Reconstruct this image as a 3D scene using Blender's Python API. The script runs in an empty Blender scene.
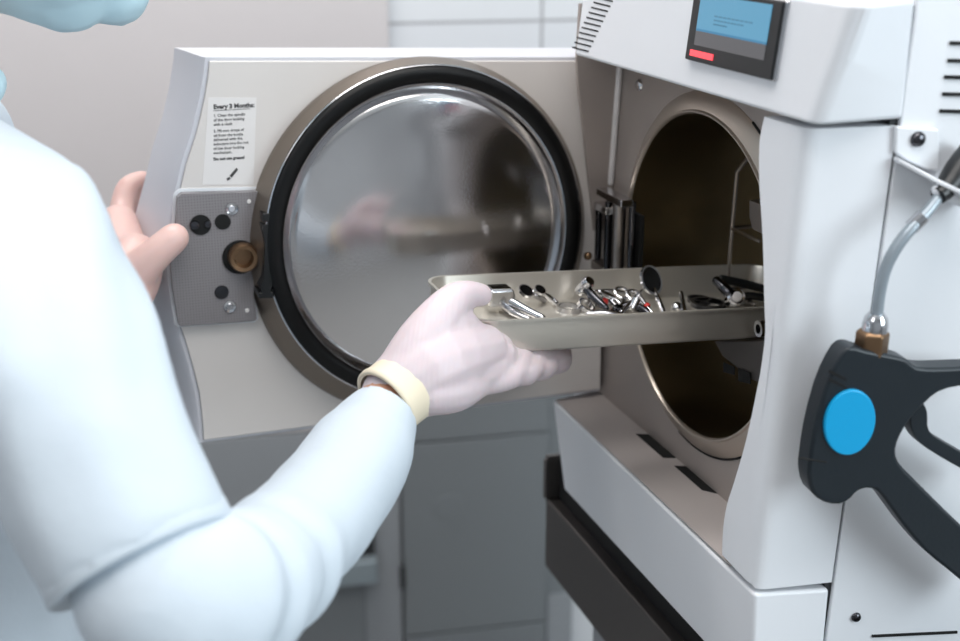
import bpy, bmesh, math, random
from mathutils import Vector, Matrix, noise
random.seed(4)
COL = bpy.context.scene.collection
V = Vector
# ------------------------------------------------------------------ camera frame and places
FPX = 1300.0; PITCH = math.radians(18.3); cp, sp = math.cos(PITCH), math.sin(PITCH); CAMH = 1.45
CAM = V((0, 0, CAMH))
def ray(u, v):
    x = (u - 480) / FPX; y = (v - 320.5) / FPX
    return V((x, cp - sp * y, -sp - cp * y))
def cam_pt(u, v, dep): return CAM + ray(u, v) * dep
MC = cam_pt(703, 276.3, 1.032)                        # centre of the chamber mouth
MROT = Matrix.Rotation(math.radians(18.7), 4, 'Z')     # machine axes: x into chamber, y along front, z up
MT = Matrix.Translation(MC) @ MROT
MTI = MT.inverted()
def m2w(x, y, z): return MT @ V((x, y, z))
def hit(u, v, p0, n):
    r = ray(u, v); return CAM + r * ((p0 - CAM).dot(n) / r.dot(n))
AX, AY, AZ = (MROT @ V((1, 0, 0))), (MROT @ V((0, 1, 0))), V((0, 0, 1))
def on_x(u, v, x): return MTI @ hit(u, v, MC + AX * x, AX)
def on_y(u, v, y): return MTI @ hit(u, v, MC + AY * y, AY)
def on_z(u, v, z): return MTI @ hit(u, v, MC + AZ * z, AZ)

# ------------------------------------------------------------------ materials
def lin(c): return tuple(((x / 12.92) if x <= .04045 else ((x + .055) / 1.055) ** 2.4) for x in c)
def srgb(r, g, b): return lin((r / 255, g / 255, b / 255)) + (1,)
def mat(name, col, rough=.5, metal=0, bump=None, spec=.5, mottle=0, **kw):
    m = bpy.data.materials.new(name); m.use_nodes = True
    nt = m.node_tree; b = nt.nodes['Principled BSDF']
    b.inputs['Base Color'].default_value = col; b.inputs['Roughness'].default_value = rough
    b.inputs['Metallic'].default_value = metal; b.inputs['Specular IOR Level'].default_value = spec
    for k, v in kw.items(): b.inputs[k.replace('_', ' ')].default_value = v
    tc = nt.nodes.new('ShaderNodeTexCoord')
    if mottle:
        n = nt.nodes.new('ShaderNodeTexNoise'); n.inputs['Scale'].default_value = 14; n.inputs['Detail'].default_value = 4
        nt.links.new(tc.outputs['Object'], n.inputs['Vector'])
        mx = nt.nodes.new('ShaderNodeMix'); mx.data_type = 'RGBA'
        mx.inputs[6].default_value = tuple(c * (1 - mottle) for c in col[:3]) + (1,)
        mx.inputs[7].default_value = tuple(min(1, c * (1 + mottle)) for c in col[:3]) + (1,)
        nt.links.new(n.outputs['Fac'], mx.inputs[0]); nt.links.new(mx.outputs[2], b.inputs['Base Color'])
    if bump:
        kind, scale, strg, dist = bump[:4]
        if kind == 'noise':
            n = nt.nodes.new('ShaderNodeTexNoise'); n.inputs['Detail'].default_value = 4
        else:
            n = nt.nodes.new('ShaderNodeTexWave'); n.inputs['Distortion'].default_value = 3
        n.inputs['Scale'].default_value = scale
        mp = nt.nodes.new('ShaderNodeMapping')
        if len(bump) > 4: mp.inputs['Scale'].default_value = bump[4]
        if len(bump) > 5: mp.inputs['Rotation'].default_value = bump[5]
        nt.links.new(tc.outputs['Object'], mp.inputs['Vector']); nt.links.new(mp.outputs[0], n.inputs['Vector'])
        bp = nt.nodes.new('ShaderNodeBump'); bp.inputs['Strength'].default_value = strg; bp.inputs['Distance'].default_value = dist
        nt.links.new(n.outputs['Fac'], bp.inputs['Height']); nt.links.new(bp.outputs[0], b.inputs['Normal'])
    return m
WHITE = mat('white_enamel', srgb(232, 234, 238), .38, bump=('noise', 300, .04, .001))
LEDGE = mat('pale_grey_enamel', srgb(186, 178, 175), .4)
LINER = mat('cream_liner', srgb(220, 214, 210), .32, mottle=.03)
DOORW = mat('door_cover', srgb(206, 206, 212), .4)
DARK = mat('black_plastic', srgb(20, 22, 24), .35)
GUNM = mat('gun_rubber', srgb(13, 25, 33), .42, bump=('noise', 400, .1, .001))
RUBBER = mat('black_rubber', srgb(8, 8, 9), .42, spec=.3)
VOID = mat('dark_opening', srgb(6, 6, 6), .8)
BLUE = mat('blue_cap', srgb(0, 160, 215), .35)
STEEL = mat('brushed_steel', srgb(150, 143, 138), .34, 1, bump=('noise', 60, .08, .001, (1, 1, 30)))
PLATE = mat('satin_steel_plate', srgb(174, 164, 158), .45, .35, bump=('noise', 80, .06, .001, (1, 1, 25)))
RING = mat('turned_steel', srgb(196, 184, 172), .34, .75)
SURR = mat('dull_bronze_steel', srgb(128, 118, 108), .38, .8)
CHAMB = mat('chamber_steel', srgb(134, 117, 88), .33, 1, mottle=.25)
CHROME = mat('chrome', srgb(205, 205, 208), .12, 1)
DCHROME = mat('dark_chrome', srgb(80, 80, 84), .2, 1)
TRAYM = mat('tray_aluminium', srgb(212, 207, 197), .33, .68, bump=('noise', 90, .08, .001))
BRASS = mat('brass', srgb(130, 104, 80), .35, .9)
HOSE = mat('grey_hose', srgb(150, 160, 168), .3, .3)
RED = mat('red_plastic', srgb(200, 40, 35), .4)
INK = mat('black_ink', srgb(70, 68, 68), .6)
LABELM = mat('white_label', srgb(230, 226, 224), .4)
COAT = mat('white_coat_cloth', srgb(200, 210, 219), .8, bump=('noise', 26, .25, .006))
CUFFM = mat('glove_cuff', srgb(232, 220, 196), .5)
GLOVE = mat('latex_glove', srgb(214, 199, 203), .45, bump=('wave', 110, .06, .0012, (1, .35, .35), (0, 0, .5)), Subsurface_Weight=.15, Subsurface_Scale=.01)
SKIN = mat('skin', srgb(190, 140, 112), .5, Subsurface_Weight=.1, Subsurface_Scale=.01)
GLSKIN = mat('latex_over_skin', srgb(222, 186, 178), .4, bump=('noise', 60, .3, .002), Subsurface_Weight=.15, Subsurface_Scale=.01)
MASKM = mat('blue_mask', srgb(196, 224, 234), .8)
TROUS = mat('white_trousers', srgb(215, 222, 228), .8)
CABW = mat('warm_grey_laminate', srgb(205, 199, 199), .45, mottle=.015)
CABG = mat('grey_laminate', srgb(128, 133, 136), .5)
CABD = mat('cabinet_frame', srgb(152, 156, 160), .5)
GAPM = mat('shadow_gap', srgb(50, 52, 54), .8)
FLOORM = mat('grey_vinyl', srgb(160, 158, 156), .5, mottle=.1)
STAND = mat('graphite_steel', srgb(96, 92, 90), .42, .7)
ALU = mat('drawer_pull', srgb(150, 162, 168), .4, .2)
WALLM = mat('painted_wall', srgb(205, 207, 210), .7)
CEILM = mat('ceiling_paint', srgb(240, 240, 240), .8)

def emis(name, col, s):
    m = bpy.data.materials.new(name); m.use_nodes = True; nt = m.node_tree
    b = nt.nodes['Principled BSDF']; b.inputs['Base Color'].default_value = (0.02, .02, .02, 1); b.inputs['Roughness'].default_value = .2
    b.inputs['Emission Color'].default_value = col; b.inputs['Emission Strength'].default_value = s
    return m
SCRB = emis('display_blue', srgb(95, 168, 205), .75)
SCRG = emis('display_grey', srgb(92, 92, 96), .75)
SCRT = emis('display_text', srgb(70, 130, 160), .75)
SCRD = emis('display_band', srgb(50, 135, 180), .75)
REDL = emis('status_light', srgb(255, 70, 80), 1.5)
# polished door disc with radial polish streaks
DISC = mat('polished_disc', srgb(214, 211, 211), .12, 1)
nt = DISC.node_tree; b = nt.nodes['Principled BSDF']
tg = nt.nodes.new('ShaderNodeTangent'); tg.direction_type = 'RADIAL'; tg.axis = 'Y'
nt.links.new(tg.outputs[0], b.inputs['Tangent']); b.inputs['Anisotropic'].default_value = .9
nz = nt.nodes.new('ShaderNodeTexNoise'); nz.inputs['Scale'].default_value = 500
tcn = nt.nodes.new('ShaderNodeTexCoord'); nt.links.new(tcn.outputs['Object'], nz.inputs['Vector'])
bp = nt.nodes.new('ShaderNodeBump'); bp.inputs['Strength'].default_value = .06; bp.inputs['Distance'].default_value = .001
nt.links.new(nz.outputs['Fac'], bp.inputs['Height']); nt.links.new(bp.outputs[0], b.inputs['Normal'])
# perforated lock plate
PERF = mat('perforated_grey', srgb(112, 108, 110), .5)
nt = PERF.node_tree; b = nt.nodes['Principled BSDF']
tcn = nt.nodes.new('ShaderNodeTexCoord'); vo = nt.nodes.new('ShaderNodeTexVoronoi'); vo.inputs['Randomness'].default_value = 0
vo.inputs['Scale'].default_value = 420; nt.links.new(tcn.outputs['Object'], vo.inputs['Vector'])
cr = nt.nodes.new('ShaderNodeValToRGB'); cr.color_ramp.elements[0].position = .25; cr.color_ramp.elements[0].color = srgb(84, 80, 82)
cr.color_ramp.elements[1].position = .4; cr.color_ramp.elements[1].color = srgb(132, 128, 130)
nt.links.new(vo.outputs['Distance'], cr.inputs[0]); nt.links.new(cr.outputs[0], b.inputs['Base Color'])

# ------------------------------------------------------------------ object helpers
WM = {}
def tag(o, label=None, cat=None, group=None, kind=None):
    if label: o['label'] = label
    if cat: o['category'] = cat
    if group: o['group'] = group
    if kind: o['kind'] = kind
    return o
def thing(name, loc, rz, label, cat, group=None):
    o = bpy.data.objects.new(name, None); COL.objects.link(o); o.empty_display_size = .02
    o.location = loc; o.rotation_euler = (0, 0, rz)
    WM[o.name] = Matrix.Translation(V(loc)) @ Matrix.Rotation(rz, 4, 'Z')
    return tag(o, label, cat, group)
def obj(name, bm, m, parent=None, xf=None, smooth=False, bevel=0, seg=3, origin=None, label=None, flat_angle=None):
    """link bm (world coordinates, or coordinates that xf takes to the world) as one object"""
    if xf is not None: bmesh.ops.transform(bm, matrix=xf, verts=bm.verts)
    bmesh.ops.recalc_face_normals(bm, faces=bm.faces)
    if parent is not None:
        W = WM[parent.name]; bmesh.ops.transform(bm, matrix=W.inverted(), verts=bm.verts)
    else:
        if origin is None:
            zs = min(v.co.z for v in bm.verts); c = sum((v.co for v in bm.verts), V()) / len(bm.verts); origin = V((c.x, c.y, zs))
        W = Matrix.Translation(origin); bmesh.ops.transform(bm, matrix=W.inverted(), verts=bm.verts)
    me = bpy.data.meshes.new(name); bm.to_mesh(me); bm.free()
    o = bpy.data.objects.new(name, me); COL.objects.link(o); me.materials.append(m)
    if parent is not None: o.parent = parent
    else: o.location = origin
    WM[o.name] = W
    if smooth:
        me.polygons.foreach_set('use_smooth', [True] * len(me.polygons))
    if smooth == 'angle': me.set_sharp_from_angle(angle=math.radians(flat_angle or 35))
    if bevel:
        md = o.modifiers.new('bevel', 'BEVEL'); md.width = bevel; md.segments = seg; md.limit_method = 'ANGLE'; md.angle_limit = math.radians(30); md.harden_normals = True
        me.polygons.foreach_set('use_smooth', [True] * len(me.polygons)); me.set_sharp_from_angle(angle=math.radians(30))
    if label: o['label'] = label
    return o
def BM(): return bmesh.new()
def box(bm, a, b, xf=None):
    x0, y0, z0 = a; x1, y1, z1 = b
    vs = [bm.verts.new(xf @ V(p) if xf else p) for p in ((x0, y0, z0), (x1, y0, z0), (x1, y1, z0), (x0, y1, z0), (x0, y0, z1), (x1, y0, z1), (x1, y1, z1), (x0, y1, z1))]
    for f in ((0, 3, 2, 1), (4, 5, 6, 7), (0, 1, 5, 4), (1, 2, 6, 5), (2, 3, 7, 6), (3, 0, 4, 7)): bm.faces.new([vs[i] for i in f])
    return bm
def loft(bm, secs, closed=True, caps=True):
    rs = [[bm.verts.new(p) for p in s] for s in secs]; n = len(rs[0])
    for a, b in zip(rs, rs[1:]):
        for i in range(n if closed else n - 1): bm.faces.new((a[i], a[(i + 1) % n], b[(i + 1) % n], b[i]))
    if caps and closed: bm.faces.new(rs[0][::-1]); bm.faces.new(rs[-1])
    return bm
def prism(bm, poly, off):
    """closed polygon (3D points) extruded by vector off"""
    off = V(off); return loft(bm, [[V(p) for p in poly], [V(p) + off for p in poly]])
def frames(pts):
    out = []; pu = None
    for i, p in enumerate(pts):
        t = (pts[min(i + 1, len(pts) - 1)] - pts[max(i - 1, 0)]).normalized()
        if pu is None:
            pu = t.cross(V((0, 0, 1)))
            if pu.length < .1: pu = t.cross(V((1, 0, 0)))
        pu = (pu - t * pu.dot(t)).normalized(); out.append((t, pu, t.cross(pu)))
    return out
def catmull(pts, k):
    if k <= 1: return pts
    out = []
    P = [pts[0]] + pts + [pts[-1]]
    for i in range(1, len(P) - 2):
        for j in range(k):
            t = j / k; a, b, c, d = P[i - 1], P[i], P[i + 1], P[i + 2]
            out.append([.5 * ((2 * b[q]) + (-a[q] + c[q]) * t + (2 * a[q] - 5 * b[q] + 4 * c[q] - d[q]) * t * t + (-a[q] + 3 * b[q] - 3 * c[q] + d[q]) * t ** 3) for q in range(len(b))])
    out.append(list(pts[-1])); return out
def tube(bm, pts, rad, n=14, k=1, round_caps=True, closed_caps=True, ref=None, flat=1.0, mod=None):
    """tapered tube; flat squashes along the ref normal"""
    if not hasattr(rad, '__len__'): rad = [rad] * len(pts)
    q = catmull([list(p) + [r] for p, r in zip(pts, rad)], k)
    P = [V(a[:3]) for a in q]; R = [a[3] for a in q]; fr = frames(P); secs = []
    def ringv(c, f, r, s_=None):
        t, u, w = f
        if ref is not None:
            w = (V(ref) - t * V(ref).dot(t)).normalized(); u = w.cross(t)
        g = (lambda a: 1) if (mod is None or s_ is None) else (lambda a: mod(s_, a))
        return [c + (u * math.cos(2 * math.pi * i / n) * r + w * math.sin(2 * math.pi * i / n) * r * flat) * g(2 * math.pi * i / n) for i in range(n)]
    if round_caps:
        for a in (80, 55, 28):
            a = math.radians(a); secs.append(ringv(P[0] - fr[0][0] * R[0] * math.sin(a) * min(1, flat if ref is not None else 1), fr[0], R[0] * math.cos(a)))
    for i_, (c, f, r) in enumerate(zip(P, fr, R)): secs.append(ringv(c, f, r, i_ / (len(P) - 1)))
    if round_caps:
        for a in (28, 55, 80):
            a = math.radians(a); secs.append(ringv(P[-1] + fr[-1][0] * R[-1] * math.sin(a) * min(1, flat if ref is not None else 1), fr[-1], R[-1] * math.cos(a)))
    return loft(bm, secs, caps=closed_caps)
def ball(bm, c, r, seg=20, scale=(1, 1, 1), rot=None):
    M = Matrix.Translation(c) @ (rot or Matrix.Identity(4)) @ Matrix.Diagonal((scale[0], scale[1], scale[2], 1))
    bmesh.ops.create_uvsphere(bm, u_segments=seg, v_segments=seg // 2, radius=r, matrix=M); return bm
def lathe(bm, c, axis, prof, n=64, caps=(False, False)):
    """prof: (along axis, radius)"""
    axis = V(axis).normalized(); u = axis.cross(V((0, 0, 1)))
    if u.length < .1: u = axis.cross(V((1, 0, 0)))
    u.normalize(); w = axis.cross(u); rs = []
    for a, r in prof:
        if r < 1e-6: rs.append([bm.verts.new(c + axis * a)])
        else: rs.append([bm.verts.new(c + axis * a + (u * math.cos(2 * math.pi * i / n) + w * math.sin(2 * math.pi * i / n)) * r) for i in range(n)])
    for A, B in zip(rs, rs[1:]):
        for i in range(n):
            j = (i + 1) % n
            if len(A) == 1: bm.faces.new((A[0], B[j], B[i]))
            elif len(B) == 1: bm.faces.new((A[i], A[j], B[0]))
            else: bm.faces.new((A[i], A[j], B[j], B[i]))
    if caps[0]: bm.faces.new(rs[0][::-1])
    if caps[1]: bm.faces.new(rs[-1])
    return bm
def remesh(o, vox, sm=6, fac=.5, disp=None):
    r = o.modifiers.new('remesh', 'REMESH'); r.mode = 'VOXEL'; r.voxel_size = vox; r.use_smooth_shade = True
    s = o.modifiers.new('smooth', 'SMOOTH'); s.iterations = sm; s.factor = fac
    if disp:
        t = bpy.data.textures.new('folds', 'CLOUDS'); t.noise_scale = disp[0]
        d = o.modifiers.new('folds', 'DISPLACE'); d.texture = t; d.strength = disp[1]; d.mid_level = .5; d.texture_coords = 'LOCAL'
    return o

# ------------------------------------------------------------------ autoclave
BASEZ = -.262
auto = thing('autoclave', m2w(.15, 0, BASEZ), math.radians(18.7), 'white tabletop steam autoclave with its round door swung open', 'autoclave')
def mobj(name, bm, m, parent=auto, **k): return obj(name, bm, m, parent, xf=MT, **k)
SD = V((math.cos(math.radians(7.4)), -math.sin(math.radians(7.4)), 0))   # direction of the side panel
SN = V((-SD.y, SD.x, 0)) * -1                                                # its outward normal
if SN.y > 0: SN = -SN
XF = -.05
def yB(z): return -.187 + (-.207 + .187) * (z + .17) / .325                  # front/side corner line
def side(s, z, off=0): return V((XF, yB(z), z)) + SD * s + SN * off
def on_side(u, v, off=0):
    n = (MROT @ SN); z = 0
    for _ in range(4):
        p = MTI @ hit(u, v, MT @ (V((XF, yB(z), z)) + SN * off), n); z = p.z
    return p

R0, R1 = .129, .145
# face plate with a round hole, slanted left edge
bm = BM(); n = 96
outer = []; inner = []
def face_edge(a):
    c, s_ = math.cos(a), math.sin(a)
    # polygon bounds: y in [-.26, line], z in [-.175,.165]
    ts = []
    if s_ > 0: ts.append(.20 / s_)
    if s_ < 0: ts.append(-.171 / s_)
    if c < 0: ts.append(-.172 / c)
    # left line y = .179 - .1068*z
    den = c + .1068 * s_
    if den > 0: ts.append(.179 / den)
    t = min(ts); return (c * t, s_ * t)
angs = sorted([2 * math.pi * i / n for i in range(n)] + [math.atan2(z, y) % (2 * math.pi) for y, z in ((.1972, -.171), (.1576, .20), (-.172, .20), (-.172, -.171))])
o1 = []; i1 = []
for a in angs:
    y, z = face_edge(a); o1.append(bm.verts.new((0, y, z))); i1.append(bm.verts.new((0, math.cos(a) * R1, math.sin(a) * R1)))
for i in range(len(angs)):
    j = (i + 1) % len(angs); bm.faces.new((o1[i], o1[j], i1[j], i1[i]))
face = mobj('face_plate', bm, PLATE)
# mouth ring: stands out from the face, dark groove around it
bm = BM(); lathe(bm, V((0, 0, 0)), V((-1, 0, 0)), [(-.003, R1 + .001), (.0004, R1 + .0006), (.002, R1 - .001), (.007, R0 + .0025), (.009, R0 + .0016), (.009, R0 + .0004), (.0075, R0 - .0006), (.006, R0 - .0008)][::1], 96)
mobj('mouth_ring', bm, RING, smooth='angle')
bm = BM()
tube(bm, [V((-.0004, math.cos(a) * (R1 + .0008), math.sin(a) * (R1 + .0008))) for a in [math.radians(115 + 3 * i) for i in range(56)]], .0011, 6)
mobj('ring_groove', bm, VOID)
bm = BM(); lathe(bm, V((0, 0, 0)), V((1, 0, 0)), [(-.0063, R0 - .0007), (.40, R0 - .001), (.42, R0 - .02), (.425, 0)], 96)
mobj('chamber', bm, CHAMB, smooth='angle')
# left cheek with curved outer edge
cheek = [(577, 57), (579, 90), (584, 130), (590, 190), (594, 250), (598, 300), (602, 345)]
pts = []
for u, v in cheek:
    p = on_y(u, v, .172)
    for _ in range(3): p = on_y(u, v, .179 - .1068 * p.z)
    pts.append(p)
pts = [V((pts[0].x, .158, .20))] + pts
poly = [V((0, .179 - .1068 * .20, .20))] + [p for p in pts] + [V((-.001, .1972, -.171)), V((0.003, .1972, -.171))]
bm = BM(); prism(bm, poly, (0, .004, 0)); mobj('inner_cheek', bm, PLATE)
bm = BM(); tube(bm, [V((-.003, .179 - .1068 * z, z)) for z in (.20, .04)], .003, 8); mobj('corner_trim', bm, LABELM, smooth=True)
# little screw beside corner and others
p = on_x(639, 85, -.001); bm = BM(); lathe(bm, V((0, p.y, p.z)), V((-1, 0, 0)), [(0, .005), (.002, .0045), (.003, 0)], 20); mobj('face_screw', bm, CHROME, smooth=True)

def seam(z): return .0595 + .003 * (z + .17)
def corner(a, b, c, n=6): return [a * (1 - t) ** 2 + b * 2 * t * (1 - t) + c * t * t for t in [i / n for i in range(n + 1)]]
# column panel right of the mouth (curved left edge)
cl = [(.1545, -.1585), (.143, -.1555), (.134, -.155), (.111, -.158), (.076, -.167), (.037, -.174), (.015, -.178), (-.01, -.176), (-.026, -.173), (-.066, -.164), (-.103, -.152), (-.125, -.144), (-.145, -.141), (-.166, -.142)]
cl = catmull([list(c) for c in cl], 3)
secs = []
for z, y in cl:
    A = V((XF, y, z)); secs.append([A, V((XF - .001, (y + yB(z)) / 2, z))] + corner(V((XF, yB(z) + .011, z)), V((XF, yB(z), z)), side(.011, z)) + [side(seam(z) - .001, z), side(seam(z) - .001, z, -.03), V((.012, y - .002, z))])
for i_ in range(2, len(secs[-1]) - 1): secs[-1][i_].z -= .0045 if i_ > 4 else .002
bm = BM(); loft(bm, secs); mobj('front_column', bm, WHITE, bevel=.0016, seg=2)
# visor
TILT = .11; ZV0, ZV1 = .159, .230
def xv(z): return XF + TILT * (z - ZV0) - .004
yLb = on_x(575, 51, xv(.162)).y; yLt = on_x(582, 0, xv(.205)).y
def yL(z): return yLb + (yLt - yLb) * (z - .162) / .043
cA = on_x(812, 127, xv(.156)); cB = on_x(853, 10, xv(.222)); cy0, cz0, cy1, cz1 = cA.y, cA.z, cB.y, cB.z
def on_side_y(z): return yB(.155) - .004
secs = []
for z in (ZV0, ZV0 + .02, ZV0 + .04, ZV1):
    x = xv(z); yb = yB(.155) - .003; k = (x - XF)
    c0 = V((x, cy0 + (cy1 - cy0) * (z - cz0) / (cz1 - cz0), z)); dn = SD * .010
    secs.append([V((x, yL(z), z))] + corner(c0 + V((0, .010, 0)), c0, c0 + dn) + [V((XF, yb, z)) + SD * (seam(z) + .0005), V((XF, yb, z)) + SD * (seam(z) + .0005) - SN * .04, V((.16, -.12, z)), V((.16, yL(z), z))])
bm = BM(); loft(bm, secs); visor = mobj('visor', bm, WHITE, bevel=.004, seg=3)
def vis(u, v, off=0):   # image point to visor face
    z = .18
    for _ in range(8): p = on_x(u, v, xv(z) - off); z = p.z
    return p
def vis_q(y, z, off=0): return V((xv(z) - off, y, z))
# vent slots in the visor's left end
bm = BM()
for i in range(12):
    u0, v0 = 594.5 - (i - 5) * 2.4, 19 + (i - 5) * 5.0
    if i < 1: continue
    q = [vis(u0 - 8.2, v0 - 2.4, .0004), vis(u0 + 8.2, v0 + 1.6, .0004), vis(u0 + 8.2, v0 + 3.1, .0004), vis(u0 - 8.2, v0 - .9, .0004)]
    if max(p.z for p in q) > ZV1 - .005 or min(p.z for p in q) < ZV0 + .003: continue
    prism(bm, q, (.003, 0, 0))
mobj('vent_slot', bm, VOID, visor)
# touch screen
a = vis(690, 59); c = vis(777, 80); ya, yc = a.y, c.y; zb = (a.z + c.z) / 2; zt = ZV1 - .003
def vq(y0, y1, z0, z1, o0, o1):
    return [vis_q(y0, z0, o0), vis_q(y1, z0, o0), vis_q(y1, z1, o0), vis_q(y0, z1, o0)], (-(o1 - o0), 0, 0)
bm = BM(); prism(bm, *vq(ya + .0012, yc - .0012, zb - .0012, zt + .001, -.002, .003)); scr = mobj('touch_screen', bm, CHROME, bevel=.0025)
bm = BM(); prism(bm, *vq(ya, yc, zb, zt, .002, .0045)); mobj('screen_bezel', bm, DARK, scr, bevel=.0015)
yi0, yi1 = ya - .0115, yc + .0115; zi0 = zb + .011
bm = BM(); prism(bm, *vq(yi0, yi1, zi0 + .011, zt - .003, .0044, .0049)); mobj('display', bm, SCRB, scr)
bm = BM(); prism(bm, *vq(yi0, yi1, zi0, zi0 + .0095, .0044, .0049)); mobj('display_footer', bm, SCRG, scr)
bm = BM(); prism(bm, *vq(yi0, yi1, zi0 + .0095, zi0 + .011, .0044, .0049)); mobj('display_band', bm, SCRD, scr)
bm = BM()
for k, (a0, a1) in enumerate(((.25, .8), (.25, .68), (.25, .45))):
    z = zi0 + .0205 - k * .0026
    for j in range(9):
        t0 = a0 + (a1 - a0) * j / 9; t1 = a0 + (a1 - a0) * (j + .72) / 9
        prism(bm, *vq(yi0 + (yi1 - yi0) * t0, yi0 + (yi1 - yi0) * t1, z, z + .0009, .0048, .0052))
mobj('display_text', bm, SCRT, scr)
bm = BM(); prism(bm, *vq(ya - .008, ya - .040, zb + .0035, zb + .0075, .0044, .0052)); mobj('status_light', bm, REDL, scr, label='glowing red light bar')

# ledge and lower front
bm = BM()
secs = []
ys = [on_z(546, 400, -.171).y, -.187]
prof = lambda: 0
ZF = -.256
def base_sec(z, yl, x):
    return [V((x, yl, z)), V((x, yB(-.171), z)), side(.0575, -.17) * 1 + V((0, 0, z + .17)), side(.0575, -.17, -.03) + V((0, 0, z + .17)), V((.30, -.15, z)), V((.30, yl, z))]
bs = base_sec(-.1715, ys[0], XF + .001)
for q_ in (2, 3): bs[q_].z -= .0045
bs[1].z -= .002
loft(bm, [bs, base_sec(ZF, .168, XF + .005)]); base = mobj('base_front', bm, WHITE, bevel=.003)
bm = BM(); prism(bm, [V((XF + .0025, ys[0] - .004, -.1712)), V((XF + .0025, -.150, -.1712)), V((.0, -.150, -.1712)), V((.0, .1965, -.1712))], (0, 0, .0012)); mobj('ledge', bm, LEDGE)
bm = BM()
for q in (((636, 434), (649, 434.5), (682, 457), (664, 457.5)), ((674.5, 466), (689, 466), (727, 492), (702, 490))):
    P = [on_z(u, v, -.1698) for u, v in q]
    x0 = min(P[0].x, P[3].x); prism(bm, [V((x0, P[0].y, -.1700)), V((x0, P[3].y, -.17)), V((-.0003, P[2].y, -.17)), V((-.0003, P[1].y, -.17))], (0, 0, .0006))
mobj('drain_slot', bm, VOID)
for u, v in ((602, 518 - 10), (592, 466), (683, 563), (740, 590), (700, 520)):
    pass
# rear housing + side panel behind the seam
bm = BM()
def hs(z): return [side(seam(z) + .0012, z, -.0005), side(.62, z, -.0005), V((.62, .26, z)), V((.165, .26, z)), V((.165, -.155, z)), side(seam(z) + .0012, z, -.03)]
loft(bm, [hs(z) for z in (-.255, .232)])
mobj('side_panel', bm, WHITE, bevel=.0015)
bm = BM(); loft(bm, [[side(seam(z) + a, z, o) for a, o in ((-.004, -.0035), (.004, -.0035), (.004, -.02), (-.004, -.02))] for z in (-.255, .226)]); mobj('seam', bm, GAPM)
bm = BM(); box(bm, (.002, .2, -.255), (.17, .26, .150)); box(bm, (.0, .2, -.171), (.05, .204, .15)); mobj('left_housing', bm, WHITE, bevel=.004)
bm = BM(); box(bm, (-.01, .15, .153), (.16, .16, .160)); box(bm, (-.03, -.185, .1545), (.16, .155, .1585)); mobj('visor_underside', bm, PLATE)
def sbox(bm, u0, v0, u1, v1, h, t=.0008):
    a, c = on_side(u0, v0), on_side(u1, v1); d = (c - a)
    prism(bm, [a + V((0, 0, -h / 2)) - SN * .002, c + V((0, 0, -h / 2)) - SN * .002, c + V((0, 0, h / 2)) - SN * .002, a + V((0, 0, h / 2)) - SN * .002], SN * (.002 + t))
for u, v in ((950, 43), (948, 60.5), (944.6, 77), (942.6, 94), (939.8, 111)):
    bm = BM(); sbox(bm, u, v, u + 60, v + 1.5, .0022); mobj('side_vent', bm, VOID)
bm = BM(); sbox(bm, 872, 636, 957, 632, .0018); mobj('lower_slot', bm, VOID)
for u, v in ((856, 617), ):
    bm = BM(); p = on_side(u, v); lathe(bm, p, SN, [(0, .0036), (.0015, .0032), (.002, 0)], 20); mobj('panel_screw', bm, DCHROME, smooth=True)
# bracket holding the gun hose
bm = BM()
P = [on_side(u, v) for u, v in ((893, 125), (936, 128), (937, 170), (922, 168), (905, 160), (892, 152))]
prism(bm, P, SN * .004)
brk = mobj('hose_bracket', bm, WHITE, bevel=.0015)
bm = BM()
a, c = on_side(893, 156), on_side(960, 200)
prism(bm, [a, on_side(925, 172), c, c + SN * .03, on_side(940, 182) + SN * .035, on_side(918, 172) + SN * .025, a + SN * .008], V((0, 0, -.003)))
mobj('bracket_shelf', bm, WHITE, brk, bevel=.001)
bm = BM(); p = on_side(917.5, 139, .004); lathe(bm, p, SN, [(-.001, .005), (.002, .0045), (.0035, .0025), (.0035, 0)], 20); mobj('bracket_screw', bm, DCHROME, brk, smooth=True)

# ------------------------------------------------------------------ door (opened at a right angle)
YD = .182
inner = [(205, 57), (204, 70), (200, 95), (192, 130), (182, 160), (175, 190), (171, 215), (165, 250), (165, 270), (170, 300), (176, 325), (188, 364), (196, 397), (199, 425), (200, 443)]
right = [(600, 391), (606, 300), (606, 150), (603, 57)]
PI_ = [on_y(u, v, YD) for u, v in inner]; PR = [on_y(u, v, YD) for u, v in right]
PR = [V((min(p.x, -.004), YD + .014, p.z)) for p in PR]
PR = [V((p.x, YD, p.z)) for p in PR]
top = PI_[0].z; bot = PI_[-1].z
outl = PI_ + PR
secs = []
for dy, dx, sc in ((.0, 0, 0), (.003, -.002, .0), (.045, -.012, .001), (.066, -.017, .001), (.078, -.008, -.01)):
    s = []
    for i, p in enumerate(outl):
        if i < len(PI_): x = p.x + dx * (1 + 1.5 * max(0, min(1, (.06 - p.z) / .22)))
        else: x = p.x
        z = p.z + (sc if p.z > 0 else -sc)
        s.append(V((x, YD + dy, z)))
    secs.append(s)
bm = BM(); loft(bm, secs); door = mobj('door', bm, DOORW, bevel=.0015)
DCX, DCZ = -.1795, -.003
SHR = Matrix.Identity(4); SHR[2][1] = -.38; SHR[2][3] = .38 * YD; SHR[0][0] = .955; SHR[0][1] = .08; SHR[0][3] = -.08 * YD + .045 * DCX
bm = BM()
lo = [V((p.x + (.003 if i < len(PI_) else -.001), YD, p.z + (-.003 if p.z > 0 else .003))) for i, p in enumerate(outl)]
prism(bm, lo, (0, -.0025, 0)); mobj('door_liner', bm, LINER, door, bevel=.001)
dc = V((DCX, YD, DCZ)); dax = V((0, -1, 0))
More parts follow.
